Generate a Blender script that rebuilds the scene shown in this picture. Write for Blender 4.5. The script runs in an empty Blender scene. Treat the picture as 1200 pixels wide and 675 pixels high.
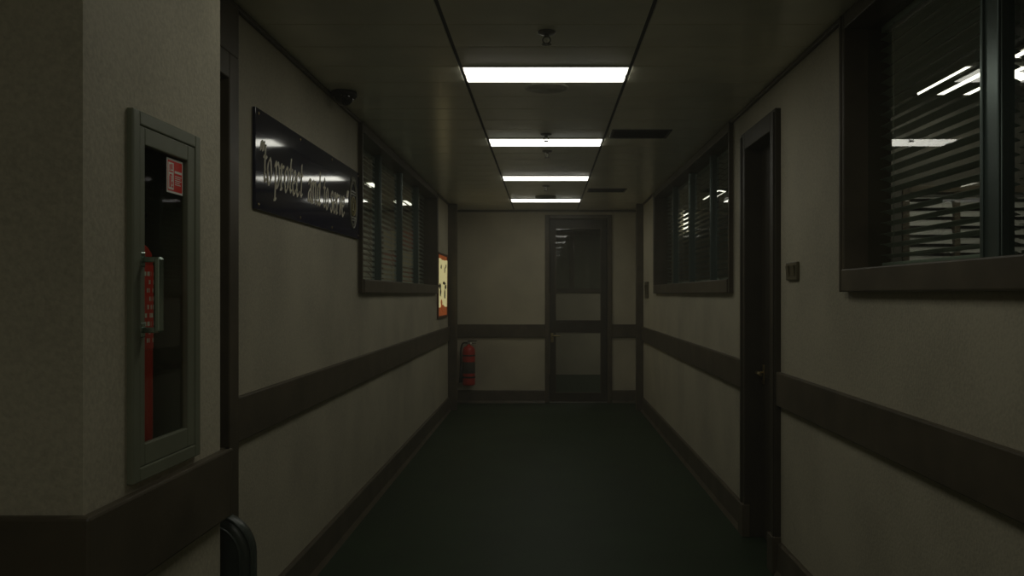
import bpy, bmesh, math, random
from mathutils import Vector, Matrix, noise
random.seed(7)
C = bpy.context.scene.collection
PI = math.pi
R = math.radians
F = 1000.0            # focal length in pixels of the 1200-wide frame
EYE = 1.5             # camera height
CEIL = 2.67
WL, WR = -1.26, 1.26  # corridor walls
END = 11.82

# ------------------------------------------------------------------ materials
def nodes(name):
    m = bpy.data.materials.new(name); m.use_nodes = True
    nt = m.node_tree
    b = nt.nodes['Principled BSDF']
    return m, nt, b

def mat(name, col, rough=.5, metal=0, spec=.5, var=.12, scale=8, bump=0, bscale=200, stretch=(1, 1, 1), coat=0):
    m, nt, b = nodes(name)
    N, L = nt.nodes, nt.links
    tc = N.new('ShaderNodeTexCoord'); mp = N.new('ShaderNodeMapping'); mp.inputs['Scale'].default_value = stretch
    L.new(tc.outputs['Object'], mp.inputs['Vector'])
    n = N.new('ShaderNodeTexNoise'); n.inputs['Scale'].default_value = scale; n.inputs['Detail'].default_value = 5
    L.new(mp.outputs['Vector'], n.inputs['Vector'])
    r = N.new('ShaderNodeValToRGB')
    r.color_ramp.elements[0].position = .3; r.color_ramp.elements[1].position = .7
    r.color_ramp.elements[0].color = [c * (1 - var) for c in col] + [1]
    r.color_ramp.elements[1].color = [min(1, c * (1 + var)) for c in col] + [1]
    L.new(n.outputs['Fac'], r.inputs['Fac']); L.new(r.outputs['Color'], b.inputs['Base Color'])
    b.inputs['Roughness'].default_value = rough; b.inputs['Metallic'].default_value = metal
    b.inputs['Specular IOR Level'].default_value = spec
    b.inputs['Coat Weight'].default_value = coat; b.inputs['Coat Roughness'].default_value = .22
    if bump:
        n2 = N.new('ShaderNodeTexNoise'); n2.inputs['Scale'].default_value = bscale; n2.inputs['Detail'].default_value = 3
        L.new(mp.outputs['Vector'], n2.inputs['Vector'])
        bp = N.new('ShaderNodeBump'); bp.inputs['Strength'].default_value = bump; bp.inputs['Distance'].default_value = .004
        L.new(n2.outputs['Fac'], bp.inputs['Height']); L.new(bp.outputs['Normal'], b.inputs['Normal'])
    return m

def wall_mat(name, col):
    """painted textured wall: fine stipple, soft large blotches and vertical scuffs"""
    m, nt, b = nodes(name); N, L = nt.nodes, nt.links
    tc = N.new('ShaderNodeTexCoord')
    big = N.new('ShaderNodeTexNoise'); big.inputs['Scale'].default_value = 1.7; big.inputs['Detail'].default_value = 6
    fine = N.new('ShaderNodeTexNoise'); fine.inputs['Scale'].default_value = 95; fine.inputs['Detail'].default_value = 4
    for n in (big, fine): L.new(tc.outputs['Object'], n.inputs['Vector'])
    mx = N.new('ShaderNodeMath'); mx.operation = 'ADD'
    ms = N.new('ShaderNodeMath'); ms.operation = 'MULTIPLY'; ms.inputs[1].default_value = .75
    L.new(fine.outputs['Fac'], ms.inputs[0]); L.new(big.outputs['Fac'], mx.inputs[0]); L.new(ms.outputs[0], mx.inputs[1])
    r = N.new('ShaderNodeValToRGB'); e = r.color_ramp.elements
    e[0].position = .55; e[1].position = 1.15 if False else 1.0
    e[0].color = [c * .80 for c in col] + [1]; e[1].color = [c * 1.16 for c in col] + [1]
    L.new(mx.outputs[0], r.inputs['Fac']); L.new(r.outputs['Color'], b.inputs['Base Color'])
    bp = N.new('ShaderNodeBump'); bp.inputs['Strength'].default_value = .35; bp.inputs['Distance'].default_value = .003
    L.new(fine.outputs['Fac'], bp.inputs['Height']); L.new(bp.outputs['Normal'], b.inputs['Normal'])
    b.inputs['Roughness'].default_value = .62; b.inputs['Specular IOR Level'].default_value = .35
    return m

def emit(name, col, s, base=(.8, .8, .78)):
    m, nt, b = nodes(name)
    b.inputs['Base Color'].default_value = (*base, 1)
    b.inputs['Emission Color'].default_value = (*col, 1); b.inputs['Emission Strength'].default_value = s
    b.inputs['Roughness'].default_value = .4
    return m

def glass_mat(name, tint, rough=.0, boost=1.0):
    """thin pane: fresnel-weighted mirror over a tinted see-through layer"""
    m = bpy.data.materials.new(name); m.use_nodes = True
    nt = m.node_tree; N, L = nt.nodes, nt.links
    N.remove(N['Principled BSDF'])
    t = N.new('ShaderNodeBsdfTransparent'); t.inputs['Color'].default_value = (*tint, 1)
    g = N.new('ShaderNodeBsdfGlossy'); g.inputs['Roughness'].default_value = rough; g.inputs['Color'].default_value = (1, 1, 1, 1)
    fr = N.new('ShaderNodeFresnel'); 
    ge = N.new('ShaderNodeNewGeometry'); io = N.new('ShaderNodeMath'); io.operation = 'MULTIPLY_ADD'
    io.inputs[1].default_value = 1 / 1.5 - 1.5; io.inputs[2].default_value = 1.5        # same reflectance from both sides
    L.new(ge.outputs['Backfacing'], io.inputs[0]); L.new(io.outputs[0], fr.inputs['IOR'])
    k = N.new('ShaderNodeMath'); k.operation = 'MULTIPLY'; k.inputs[1].default_value = boost; k.use_clamp = True
    mx = N.new('ShaderNodeMixShader')
    L.new(fr.outputs[0], k.inputs[0]); L.new(k.outputs[0], mx.inputs['Fac'])
    L.new(t.outputs[0], mx.inputs[1]); L.new(g.outputs[0], mx.inputs[2])
    L.new(mx.outputs[0], N['Material Output'].inputs['Surface'])
    return m

M = {}
M['wall'] = wall_mat('wall_paint', (.50, .46, .345))
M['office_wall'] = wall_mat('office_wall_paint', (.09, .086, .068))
M['trim'] = mat('dark_brown_trim', (.100, .082, .054), .42, spec=.4, var=.25, scale=5, bump=.08, bscale=60, stretch=(1, 1, 1))
M['door'] = mat('dark_brown_door', (.050, .042, .028), .45, spec=.35, var=.2, scale=4)
M['floor'] = mat('green_vinyl_floor', (.019, .039, .015), .55, spec=.25, var=.22, scale=2.2, bump=.1, bscale=120)
M['ceiling'] = mat('ceiling_metal_panels', (.86, .83, .67), .34, spec=.5, var=.07, scale=5, bump=.03, bscale=40, coat=.7)
M['ceiling_gap'] = mat('ceiling_channel', (.015, .015, .012), .6)
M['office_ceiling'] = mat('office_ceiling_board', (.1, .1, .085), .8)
M['lamp'] = emit('lamp_diffuser', (1.0, .985, .86), 3.45)
M['office_lamp'] = emit('office_lamp_diffuser', (1.0, .93, .78), 3.0)
M['lampframe'] = mat('lamp_frame_enamel', (.42, .42, .36), .3, spec=.6)
M['glass'] = glass_mat('window_glass', (.80, .86, .81), .004, 1.1)
M['doorglass'] = glass_mat('door_glass', (.80, .82, .78), .02, 1.0)
M['dullglass'] = glass_mat('dull_far_glass', (.7, .74, .7), .35, .5)
M['cabglass'] = glass_mat('cabinet_glass', (.80, .85, .78), .02, .6)
M['alu'] = mat('aluminium_mullion', (.14, .18, .165), .3, metal=.7, var=.08, scale=3)
M['slat'] = mat('blind_slat_enamel', (.42, .47, .40), .35, spec=.5, var=.06)
M['slatpale'] = mat('pale_blind_slat', (.42, .42, .38), .5, var=.05)
M['cabinet'] = mat('cabinet_green_enamel', (.20, .215, .15), .38, spec=.45, var=.1, scale=6)
M['dark'] = mat('cabinet_inside', (.13, .15, .11), .7)
M['red'] = mat('extinguisher_red', (.58, .035, .020), .32, spec=.5, var=.1)
M['redsign'] = mat('sticker_red', (.85, .045, .03), .4, var=.05)
M['white'] = mat('sticker_white', (.92, .89, .80), .5, var=.05)
M['black'] = mat('black_rubber', (.012, .012, .011), .45, var=.2)
M['chrome'] = mat('pull_handle_metal', (.40, .50, .44), .22, metal=1, var=.06)
M['sprinkler'] = mat('sprinkler_bronze', (.10, .09, .07), .35, metal=.8)
M['brass'] = mat('dull_brass', (.42, .33, .16), .33, metal=.9, var=.1)
M['steel'] = mat('brushed_steel', (.30, .29, .26), .35, metal=.9, var=.1)
M['sign'] = mat('navy_sign_panel', (.013, .015, .045), .065, spec=.5, var=.1, scale=3)
M['letter'] = mat('cream_lettering', (.88, .81, .60), .4, var=.06)
M['emblem'] = mat('emblem_grey', (.30, .29, .22), .4, var=.08)
M['emblemgold'] = mat('emblem_gold', (.42, .35, .14), .4, var=.08)
M['vinyl'] = mat('black_green_vinyl', (.045, .060, .050), .3, spec=.55, var=.2, scale=12, bump=.15, bscale=220)
M['paper'] = mat('cream_paper', (.90, .84, .55), .6, var=.04, scale=3)
M['glowpaper'] = emit('glowing_cream_sheet', (.98, .86, .40), .40, (.8, .7, .4))  # glow added to the notice board paper, brighter than the lamps make it
M['gloworange'] = emit('glowing_orange_sheet', (.95, .22, .05), .13, (.5, .15, .05))  # same added glow for the orange parts of the board
M['cork'] = mat('orange_cork', (.52, .17, .06), .8, var=.3, scale=60, bump=.2)
M['ink'] = mat('dark_print', (.07, .065, .05), .6, var=.2)
M['woodframe'] = mat('brown_frame_wood', (.14, .06, .03), .5, var=.2, stretch=(1, 1, 8))
M['grille'] = mat('vent_grille_dark', (.05, .05, .042), .5)
M['speaker'] = mat('speaker_enamel', (.15, .145, .115), .5)
M['speakerpale'] = mat('speaker_pale_enamel', (.50, .48, .40), .5)
M['switch'] = mat('switch_plate_bronze', (.16, .14, .085), .35, metal=.4, var=.1)
M['board'] = mat('pale_board', (.55, .54, .48), .5, var=.08)
M['redpaper'] = mat('red_paper', (.5, .08, .05), .6)

# ------------------------------------------------------------------ mesh helpers
def box(bm, x0, x1, y0, y1, z0, z1, bev=0, mi=0):
    vs = [bm.verts.new(p) for p in ((x0, y0, z0), (x1, y0, z0), (x1, y1, z0), (x0, y1, z0), (x0, y0, z1), (x1, y0, z1), (x1, y1, z1), (x0, y1, z1))]
    fs = [bm.faces.new([vs[i] for i in q]) for q in ((0, 3, 2, 1), (4, 5, 6, 7), (0, 1, 5, 4), (1, 2, 6, 5), (2, 3, 7, 6), (3, 0, 4, 7))]
    for f in fs: f.material_index = mi
    if bev:
        es = {e for f in fs for e in f.edges}
        r = bmesh.ops.bevel(bm, geom=list(es), offset=bev, segments=2, profile=.5, affect='EDGES', clamp_overlap=True)
        for f in r['faces']: f.material_index = mi
    return vs

def frame_of(d):
    d = d.normalized()
    a = Vector((0, 0, 1)) if abs(d.z) < .9 else Vector((1, 0, 0))
    u = d.cross(a).normalized(); v = d.cross(u).normalized()
    return u, v

def tube(bm, pts, rad, seg=14, cap=True, closed=False, mi=0):
    pts = [Vector(p) for p in pts]; rings = []; n = len(pts)
    rad = rad if isinstance(rad, (list, tuple)) else [rad] * n
    u = None
    for i, p in enumerate(pts):
        if closed: d = pts[(i + 1) % n] - pts[i - 1]
        else: d = pts[min(i + 1, n - 1)] - pts[max(i - 1, 0)]
        d.normalize()
        if u is None: u, v = frame_of(d)
        else:
            u = (u - d * u.dot(d)).normalized()
        v = d.cross(u)
        rings.append([bm.verts.new(p + (u * math.cos(2 * PI * k / seg) + v * math.sin(2 * PI * k / seg)) * rad[i]) for k in range(seg)])
    m = n if closed else n - 1
    for i in range(m):
        a, b = rings[i], rings[(i + 1) % n]
        for k in range(seg):
            f = bm.faces.new((a[k], a[(k + 1) % seg], b[(k + 1) % seg], b[k])); f.smooth = True; f.material_index = mi
    if cap and not closed:
        bm.faces.new(rings[0][::-1]).material_index = mi; bm.faces.new(rings[-1]).material_index = mi

def lathe(bm, prof, origin=(0, 0, 0), axis='z', seg=40, mi=0):
    """prof: (radius, height) list turned round an axis through origin"""
    o = Vector(origin); rings = []
    def P(r, h, a):
        c, s = r * math.cos(a), r * math.sin(a)
        return o + (Vector((c, s, h)) if axis == 'z' else Vector((h, c, s)) if axis == 'x' else Vector((s, h, c)))
    for r, h in prof:
        if r < 1e-6: rings.append([bm.verts.new(P(0, h, 0))])
        else: rings.append([bm.verts.new(P(r, h, 2 * PI * k / seg)) for k in range(seg)])
    for a, b in zip(rings, rings[1:]):
        for k in range(seg):
            k2 = (k + 1) % seg
            if len(a) == 1 and len(b) == 1: continue
            if len(a) == 1: f = bm.faces.new((a[0], b[k2], b[k]))
            elif len(b) == 1: f = bm.faces.new((a[k], a[k2], b[0]))
            else: f = bm.faces.new((a[k], a[k2], b[k2], b[k]))
            f.smooth = True; f.material_index = mi

def catmull(pts, n=8, closed=False):
    P = [Vector(p) for p in pts]; out = []
    m = len(P) if closed else len(P) - 1
    for i in range(m):
        if closed: a, b, c, d = P[i - 1], P[i], P[(i + 1) % len(P)], P[(i + 2) % len(P)]
        else: a, b, c, d = P[max(i - 1, 0)], P[i], P[i + 1], P[min(i + 2, len(P) - 1)]
        for k in range(n):
            t = k / n
            out.append(.5 * ((2 * b) + (c - a) * t + (2 * a - 5 * b + 4 * c - d) * t * t + (3 * b - a - 3 * c + d) * t ** 3))
    if not closed: out.append(P[-1])
    return out

def link(name, bm, m, parent=None, origin=(0, 0, 0), sharp=False):
    o3 = Vector(origin)
    if parent is not None: o3 = Vector(parent['_o'])
    bmesh.ops.translate(bm, verts=bm.verts, vec=-o3)
    bmesh.ops.recalc_face_normals(bm, faces=bm.faces)
    me = bpy.data.meshes.new(name); bm.to_mesh(me); bm.free()
    for x in (m if isinstance(m, (list, tuple)) else [m]): me.materials.append(x)
    o = bpy.data.objects.new(name, me); C.objects.link(o)
    if parent is not None: o.parent = parent; o['_o'] = [0, 0, 0]; o['_o'] = parent['_o']; 
    else: o.location = o3; o['_o'] = list(o3)
    return o

def struct(name, bm, m, origin=(0, 0, 0)):
    o = link(name, bm, m, None, origin); o['kind'] = 'structure'; return o

def thing(name, label, cat, loc, group=None, kind=None):
    o = bpy.data.objects.new(name, None); C.objects.link(o); o.location = loc; o['_o'] = list(loc)
    o.empty_display_size = .1
    if label: o['label'] = label
    if cat: o['category'] = cat
    if group: o['group'] = group
    if kind: o['kind'] = kind
    return o

def sub(name, bm, m, part):
    """a sub-part: same origin as its part"""
    return link(name, bm, m, part)

def dup(root, loc, label=None):
    r = root.copy(); C.objects.link(r); r.location = loc; r['_o'] = list(loc)
    if label: r['label'] = label
    for ch in list(root.children):
        c = ch.copy(); C.objects.link(c); c.parent = r
        for g in list(ch.children):
            d = g.copy(); C.objects.link(d); d.parent = c
    return r

NB = bmesh.new

# ------------------------------------------------------------------ setting: walls
WT = .17   # wall thickness
WIN = (5.73, 9.73, 1.51, CEIL - .01)      # outer frame y0,y1,z0,z1 of the two facing windows
NWIN = (-.44, 3.56, 1.51, CEIL - .01)     # near right window
DR = (4.57, 5.38, 2.50)                   # right-hand doorway, outside of casing

def wall_strip(bm, xa, xb, y0, y1, holes, top=2.75):
    """wall along Y with rectangular holes (ya,yb,za,zb)"""
    y = y0
    for ya, yb, za, zb in sorted(holes):
        box(bm, xa, xb, y, ya, 0, top)
        if za > 0: box(bm, xa, xb, ya, yb, 0, za)
        if zb < top: box(bm, xa, xb, ya, yb, zb, top)
        y = yb
    box(bm, xa, xb, y, y1, 0, top)

bm = NB()
wall_strip(bm, WL - WT, WL, 2.28, 12.0, [(2.40, 3.33, 0, 2.42), (WIN[0] + .015, WIN[1] - .015, WIN[2] + .05, CEIL - .03)])
struct('wall_left', bm, M['wall'])
bm = NB()
wall_strip(bm, WR, WR + WT, -3.2, 12.0, [(NWIN[0] + .015, NWIN[1] - .015, NWIN[2] + .05, CEIL - .03), (DR[0] + .06, DR[1] - .06, 0, DR[2] - .06), (WIN[0] + .015, WIN[1] - .015, WIN[2] + .05, CEIL - .03)])
struct('wall_right', bm, M['wall'])
# end wall with doorway
DX0, DX1, DZ = -.01, .916, 2.60
bm = NB()
box(bm, WL, DX0 + .04, END, END + .14, 0, 2.75); box(bm, DX1 - .04, WR, END, END + .14, 0, 2.75); box(bm, DX0 + .04, DX1 - .04, END, END + .14, DZ - .04, 2.75)
struct('wall_end', bm, M['wall'])
# near left block that holds the fire cabinet
BX, BY0, BY1 = -.87, 1.604, 2.28
CY0, CY1, CZ0, CZ1 = 1.80, 2.085, 1.14, 1.855     # recess
bm = NB()
box(bm, -4.2, -1.07, BY0, BY1, 0, 2.75)
for a in ((BY0, CY0, 0, 2.75), (CY1, BY1, 0, 2.75), (CY0, CY1, 0, CZ0), (CY0, CY1, CZ1, 2.75)):
    box(bm, -1.07, BX, a[0], a[1], a[2], a[3])
struct('wall_near', bm, M['wall'])
bm = NB()
box(bm, -4.2, 1.5, -3.3, -3.2, 0, 2.75); box(bm, -4.3, -4.2, -3.3, 1.7, 0, 2.75)
struct('wall_behind', bm, M['wall'])

bm = NB(); box(bm, -4.4, 4.9, -3.3, 16.6, -.08, 0)
struct('floor', bm, M['floor'])

# ceiling: three rows of broad metal panels between two dark channels
P0, PP = 4.372, .337
lights_k = (0, 6, 12, 18)
bm = NB()
box(bm, -4.3, 1.45, -3.3, END + .1, CEIL + .012, CEIL + .06, mi=1)
for k in range(-23, 23):
    y0 = P0 + PP * k + .0025; y1 = P0 + PP * (k + 1) - .0025
    if y0 > END: break
    y1 = min(y1, END)
    for ci, (xa, xb) in enumerate(((WL, -.447), (-.43, .43), (.447, WR))):
        if ci == 1 and k in lights_k: continue
        if ci == 2 and k in (5, 15):
            box(bm, xa, .472, y0, y1, CEIL, CEIL + .011); box(bm, .905, xb, y0, y1, CEIL, CEIL + .011); continue
        if ci == 0 and y1 < 1.65: xa = -4.2
        box(bm, xa, xb, y0, y1, CEIL, CEIL + .011, .0035)
struct('ceiling', bm, [M['ceiling'], M['ceiling_gap']])

# ------------------------------------------------------------------ trims
RZ0, RZ1 = .904, 1.086
def rail(name, segs):
    bm = NB()
    for x0, x1, y0, y1 in segs: box(bm, x0, x1, y0, y1, RZ0, RZ1, .006)
    return struct(name, bm, M['trim'])
rail('trim_1', [(WL, WL + .028, 3.42, 11.0)])
rail('trim_2', [(WR - .028, WR, -3.1, DR[0]), (WR - .028, WR, DR[1], 11.0)])
rail('trim_3', [(-4.2, BX + .026, BY0 - .026, BY0), (BX, BX + .0255, BY0 - .012, BY1 + .03), (WL, BX + .026, BY1, BY1 + .03)])
rail('trim_4', [(WL, DX0, END - .028, END), (DX1, WR, END - .028, END)])

def base(name, segs):
    bm = NB()
    for side, a, b in segs:
        if side == 'l': prof = [(WL, 0), (WL + .042, 0), (WL + .026, .03), (WL + .020, .165), (WL + .012, .175), (WL, .175)]
        elif side == 'r': prof = [(WR, 0), (WR - .042, 0), (WR - .026, .03), (WR - .020, .165), (WR - .012, .175), (WR, .175)]
        elif side == 'b': prof = [(BX, 0), (BX + .03, 0), (BX + .02, .03), (BX + .015, .175), (BX, .175)]
        else: prof = [(END, 0), (END - .042, 0), (END - .026, .03), (END - .020, .165), (END - .012, .175), (END, .175)]
        rr = []
        for t in (a, b):
            rr.append([bm.verts.new((p, t, z) if side in 'lrb' else (t, p, z)) for p, z in prof])
        n = len(prof)
        for i in range(n): bm.faces.new((rr[0][i], rr[0][(i + 1) % n], rr[1][(i + 1) % n], rr[1][i]))
        bm.faces.new(rr[0]); bm.faces.new(rr[1][::-1])
    return struct(name, bm, M['trim'])
base('baseboard_left', [('l', 3.42, 11.0)])
base('baseboard_right', [('r', -3.1, DR[0] - .01), ('r', DR[1] + .01, 11.0)])
base('baseboard_near', [('b', BY0, BY1)])
base('baseboard_end', [('e', WL, DX0), ('e', DX1, WR)])

# corner posts where the corridor meets its end bay
bm = NB()
box(bm, WL, -1.150, 11.0, 11.12, 0, CEIL, .006); box(bm, -1.153, -1.147, 11.03, 11.10, 0, CEIL)
struct('trim_5', bm, M['trim'])
bm = NB(); box(bm, 1.172, WR, 11.0, 11.12, 0, CEIL, .006); struct('trim_6', bm, M['trim'])
# slim dark cove along the ceiling edges and end wall
bm = NB()
box(bm, WL, WL + .02, 2.3, 11.0, CEIL - .022, CEIL, .004); box(bm, WR - .02, WR, -3, 11.0, CEIL - .022, CEIL, .004)
box(bm, WL, WR, END - .02, END, CEIL - .03, CEIL, .004)
struct('trim_7', bm, M['trim'])

# ------------------------------------------------------------------ windows
def window(name, side, spec, mull):
    s = -1 if side == 'l' else 1
    y0, y1, z0, z1 = spec
    face, back = 1.232, 1.43
    w, wb, wt = .030, .094, .062     # jamb, sill and head depths
    t = thing(name, None, None, (s * 1.26, (y0 + y1) / 2, z0), kind='structure')
    X = lambda a, b: (min(s * a, s * b), max(s * a, s * b))
    bm = NB()
    xa, xb = X(face, back)
    box(bm, xa, xb, y0, y0 + w, z0, z1, .005); box(bm, xa, xb, y1 - w, y1, z0, z1, .005)
    box(bm, xa, xb, y0 + w, y1 - w, z1 - wt, z1, .005)
    xs, xt = X(face + .006, face + .010)
    link('window_frame', bm, M['trim'], t)
    bm = NB(); xa, xb = X(face - .012, back); box(bm, xa, xb, y0 + w - .001, y1 - w + .001, z0, z0 + wb, .006)
    link('window_sill', bm, M['trim'], t)
    # thin raised bead round the outside of the casing
    bm = NB(); xa, xb = X(face - .006, face + .004)
    for a in ((y0 - .012, y0 + .006, z0, z1), (y1 - .006, y1 + .012, z0, z1)): box(bm, xa, xb, *a, .003)
    link('frame_bead', bm, M['trim'], t)
    edges = [y0 + w] + list(mull) + [y1 - w]
    for i, m_ in enumerate(mull):
        bm = NB(); xa, xb = X(1.308, 1.350); wd = .052 if spec is NWIN else .022
        box(bm, xa, xb, m_ - wd, m_ + wd, z0 + wb, z1 - wt, .004)
        xa, xb = X(1.300, 1.310); box(bm, xa, xb, m_ - wd, m_ - wd + .014, z0 + wb, z1 - wt, .002); box(bm, xa, xb, m_ + wd - .014, m_ + wd, z0 + wb, z1 - wt, .002)
        link('mullion', bm, M['alu'], t)
    for a, b in zip(edges, edges[1:]):
        bm = NB()
        vs = [bm.verts.new((s * 1.333, yy, zz)) for yy, zz in ((a, z0 + wb), (b, z0 + wb), (b, z1 - wt), (a, z1 - wt))]
        bm.faces.new(vs)
        link('pane', bm, M['glass'], t)
    return t
MU = [WIN[0] + .03 + .985 * i for i in (1, 2, 3)]
NMU = [.575, 1.54, 2.505]
window('window_1', 'l', WIN, MU)
window('window_2', 'r', WIN, MU)
window('window_3', 'r', NWIN, NMU)

# venetian blinds, one behind each pane
def blind(s, a, b, label, group, tilt, pitch=.044, m='slat'):
    z0, z1 = 1.625, 2.60
    xc = s * 1.392
    t = thing('venetian_blind', label, 'blind', (xc, (a + b) / 2, z0), group)
    bm = NB()
    n = int((z1 - .05 - z0) / pitch)
    for i in range(n):
        z = z0 + .03 + i * pitch
        w = .021; j = random.uniform(-.03, .03)
        c, sn = math.cos(tilt + j), math.sin(tilt + j)
        dz = random.uniform(-.0015, .0015)
        pts = []
        for u, lift in ((-1, 0), (-.4, .0022), (.4, .0022), (1, 0)):
            pts.append((xc + s * (u * w * c - lift * sn), z + u * w * sn + lift * c + dz))
        lo = [[bm.verts.new((x, y, zz)) for x, zz in pts] for y in (a, b)]
        hi = [[bm.verts.new((x, y, zz - .0008)) for x, zz in pts] for y in (a, b)]
        for k in range(3):
            bm.faces.new((lo[0][k], lo[0][k + 1], lo[1][k + 1], lo[1][k])); bm.faces.new((hi[0][k], hi[1][k], hi[1][k + 1], hi[0][k + 1]))
        for g in (0, 1):
            bm.faces.new((lo[g][0], lo[g][1], lo[g][2], lo[g][3], hi[g][3], hi[g][2], hi[g][1], hi[g][0]))
        bm.faces.new((lo[0][0], lo[1][0], hi[1][0], hi[0][0])); bm.faces.new((lo[0][3], lo[1][3], hi[1][3], hi[0][3]))
    link('slats', bm, M[m], t)
    bm = NB(); box(bm, xc - .016, xc + .016, a, b, z1 - .03, z1, .003); link('head_rail', bm, M[m], t)
    bm = NB(); box(bm, xc - .013, xc + .013, a, b, z0 - .012, z0 + .004, .003); link('bottom_rail', bm, M[m], t)
    for yy in (a + .14, b - .14):
        bm = NB(); tube(bm, [(xc - s * .022, yy, z0), (xc - s * .022, yy, z1 - .02)], .0013, 6); link('ladder_cord', bm, M[m], t)
    return t
def panes(spec, mull, i):
    e = [spec[0] + .03] + list(mull) + [spec[1] - .03]
    return e[i] + .03, e[i + 1] - .03
ordn = ['nearest', 'second nearest', 'third from the near end', 'farthest']
for i in range(4):
    a, b = panes(WIN, MU, i)
    blind(-1, a, b, 'dark venetian blind in the left wall window, %s pane' % ordn[i] if i != 2 else 'dark venetian blind in the left wall window, third pane from the banner', 'blinds in the left window', R(48))
for i in range(4):
    a, b = panes(WIN, MU, i)
    blind(1, a, b, ['dark venetian blind in the right far window, pane nearest the brown doorway', 'dark venetian blind in the right far window, second pane past the doorway', 'dark venetian blind in the right far window, third pane past the doorway', 'dark venetian blind in the right far window, pane nearest the end wall'][i], 'blinds in the far right window', R(-12))
blind(1, *panes(NWIN, NMU, 2), 'dark venetian blind at right picture edge, camera side of the metal mullion', 'blinds in the near right window', R(-16))
blind(1, *panes(NWIN, NMU, 3), 'dark venetian blind in the near right window, between mullion and far jamb', 'blinds in the near right window', R(-16))

# ------------------------------------------------------------------ doors
# door 1: glazed door in the end wall
t = thing('door_1', None, None, ((DX0 + DX1) / 2, END, 0), kind='structure')
bm = NB()
fx = .062
box(bm, DX0, DX0 + fx, END - .03, END + .15, 0, DZ, .006); box(bm, DX1 - fx, DX1, END - .03, END + .15, 0, DZ, .006)
box(bm, DX0 + fx, DX1 - fx, END - .03, END + .15, DZ - .055, DZ, .006)
link('door_frame', bm, M['trim'], t)
LX0, LX1 = DX0 + fx + .004, DX1 - fx - .004
GX0, GX1 = .136, .767
bm = NB(); ya, yb = END + .03, END + .075
box(bm, LX0, GX0, ya, yb, .012, DZ - .06, .004); box(bm, GX1, LX1, ya, yb, .012, DZ - .06, .004)
for za, zb in ((.012, .13), (.968, 1.134), (2.42, DZ - .06)): box(bm, GX0 - .002, GX1 + .002, ya, yb, za, zb, .004)
leaf = link('door_leaf', bm, M['door'], t)
for za, zb in ((.13, .968), (1.134, 2.42)):
    bm = NB(); vs = [bm.verts.new(p) for p in ((GX0, END + .052, za), (GX1, END + .052, za), (GX1, END + .052, zb), (GX0, END + .052, zb))]; bm.faces.new(vs)
    sub('glass_panel', bm, M['doorglass'], leaf)
    bm = NB()
    for x0, x1, z0, z1 in ((GX0 - .004, GX0 + .008, za, zb), (GX1 - .008, GX1 + .004, za, zb), (GX0, GX1, za - .004, za + .008), (GX0, GX1, zb - .008, zb + .004)):
        box(bm, x0, x1, END + .026, END + .05, z0, z1, .002)
    sub('glazing_bead', bm, M['trim'], leaf)
bm = NB()
hx = .088; hz = .905
box(bm, hx - .02, hx + .02, END + .018, END + .031, hz - .07, hz + .055, .005)
tube(bm, [(hx, END + .02, hz + .02), (hx, END - .03, hz + .02)], .010)
tube(bm, catmull([(hx, END - .03, hz + .02), (hx + .03, END - .036, hz + .022), (hx + .075, END - .034, hz + .02), (hx + .115, END - .028, hz + .014)], 6), [.011] * 10 + [.009] * 9)
lathe(bm, [(0, -.012), (.010, -.012), (.012, -.004), (.012, 0)], (hx, END + .02, hz - .035), 'y', 20)
sub('door_handle', bm, M['brass'], leaf)
bm = NB(); box(bm, DX0 + .05, DX1 - .05, END - .02, END + .15, 0, .012, .003); link('threshold', bm, M['steel'], t)

# door 2: recessed dark door in the right wall
t = thing('door_2', None, None, (WR, (DR[0] + DR[1]) / 2, 0), kind='structure')
bm = NB(); y0, y1, zt = DR
for ya, yb in ((y0, y0 + .105), (y1 - .105, y1)):
    box(bm, 1.228, 1.43, ya, yb, 0, zt, .005)
    box(bm, 1.220, 1.232, ya + (.012 if ya == y0 else .06), ya + (.045 if ya == y0 else .093), 0, zt - .02, .003)
box(bm, 1.228, 1.43, y0 + .105, y1 - .105, zt - .105, zt, .005)
link('door_frame', bm, M['door'], t)
bm = NB(); box(bm, 1.335, 1.378, y0 + .1, y1 - .1, .01, zt - .1, .004)
box(bm, 1.331, 1.336, y0 + .2, y1 - .2, .25, 1.0, .002); box(bm, 1.331, 1.336, y0 + .2, y1 - .2, 1.2, 2.2, .002)
leaf = link('door_leaf', bm, M['door'], t)
bm = NB(); yk = y1 - .16
tube(bm, [(1.335, yk, 1.02), (1.29, yk, 1.02)], .010); tube(bm, [(1.292, yk + .008, 1.02), (1.29, yk - .10, 1.018)], .010)
box(bm, 1.328, 1.337, yk - .02, yk + .02, .95, 1.07, .004)
sub('door_handle', bm, M['brass'], leaf)
bm = NB()
box(bm, 1.212, 1.262, y1 - .11, y1 + .004, 0, .20, .004); box(bm, 1.212, 1.262, y0 - .004, y0 + .11, 0, .20, .004)
link('plinth_block', bm, M['trim'], t)

# door 3: doorway in the recess behind the block
t = thing('door_3', None, None, (WL, 2.85, 0), kind='structure')
bm = NB()
for ya, yb in ((2.335, 2.43), (3.316, 3.418)): box(bm, -1.43, -1.228, ya, yb, 0, 2.44, .005)
box(bm, -1.43, -1.228, 2.43, 3.316, 2.34, 2.44, .005)
box(bm, -1.43, -1.228, 2.335, 3.418, 2.44, CEIL - .03, .005)
link('door_frame', bm, M['trim'], t)
bm = NB(); box(bm, -1.375, -1.332, 2.425, 3.32, .01, 2.345, .004)
box(bm, -1.336, -1.331, 2.55, 3.2, .25, 1.0, .002); box(bm, -1.336, -1.331, 2.55, 3.2, 1.2, 2.15, .002)
link('door_leaf', bm, M['door'], t)

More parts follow.
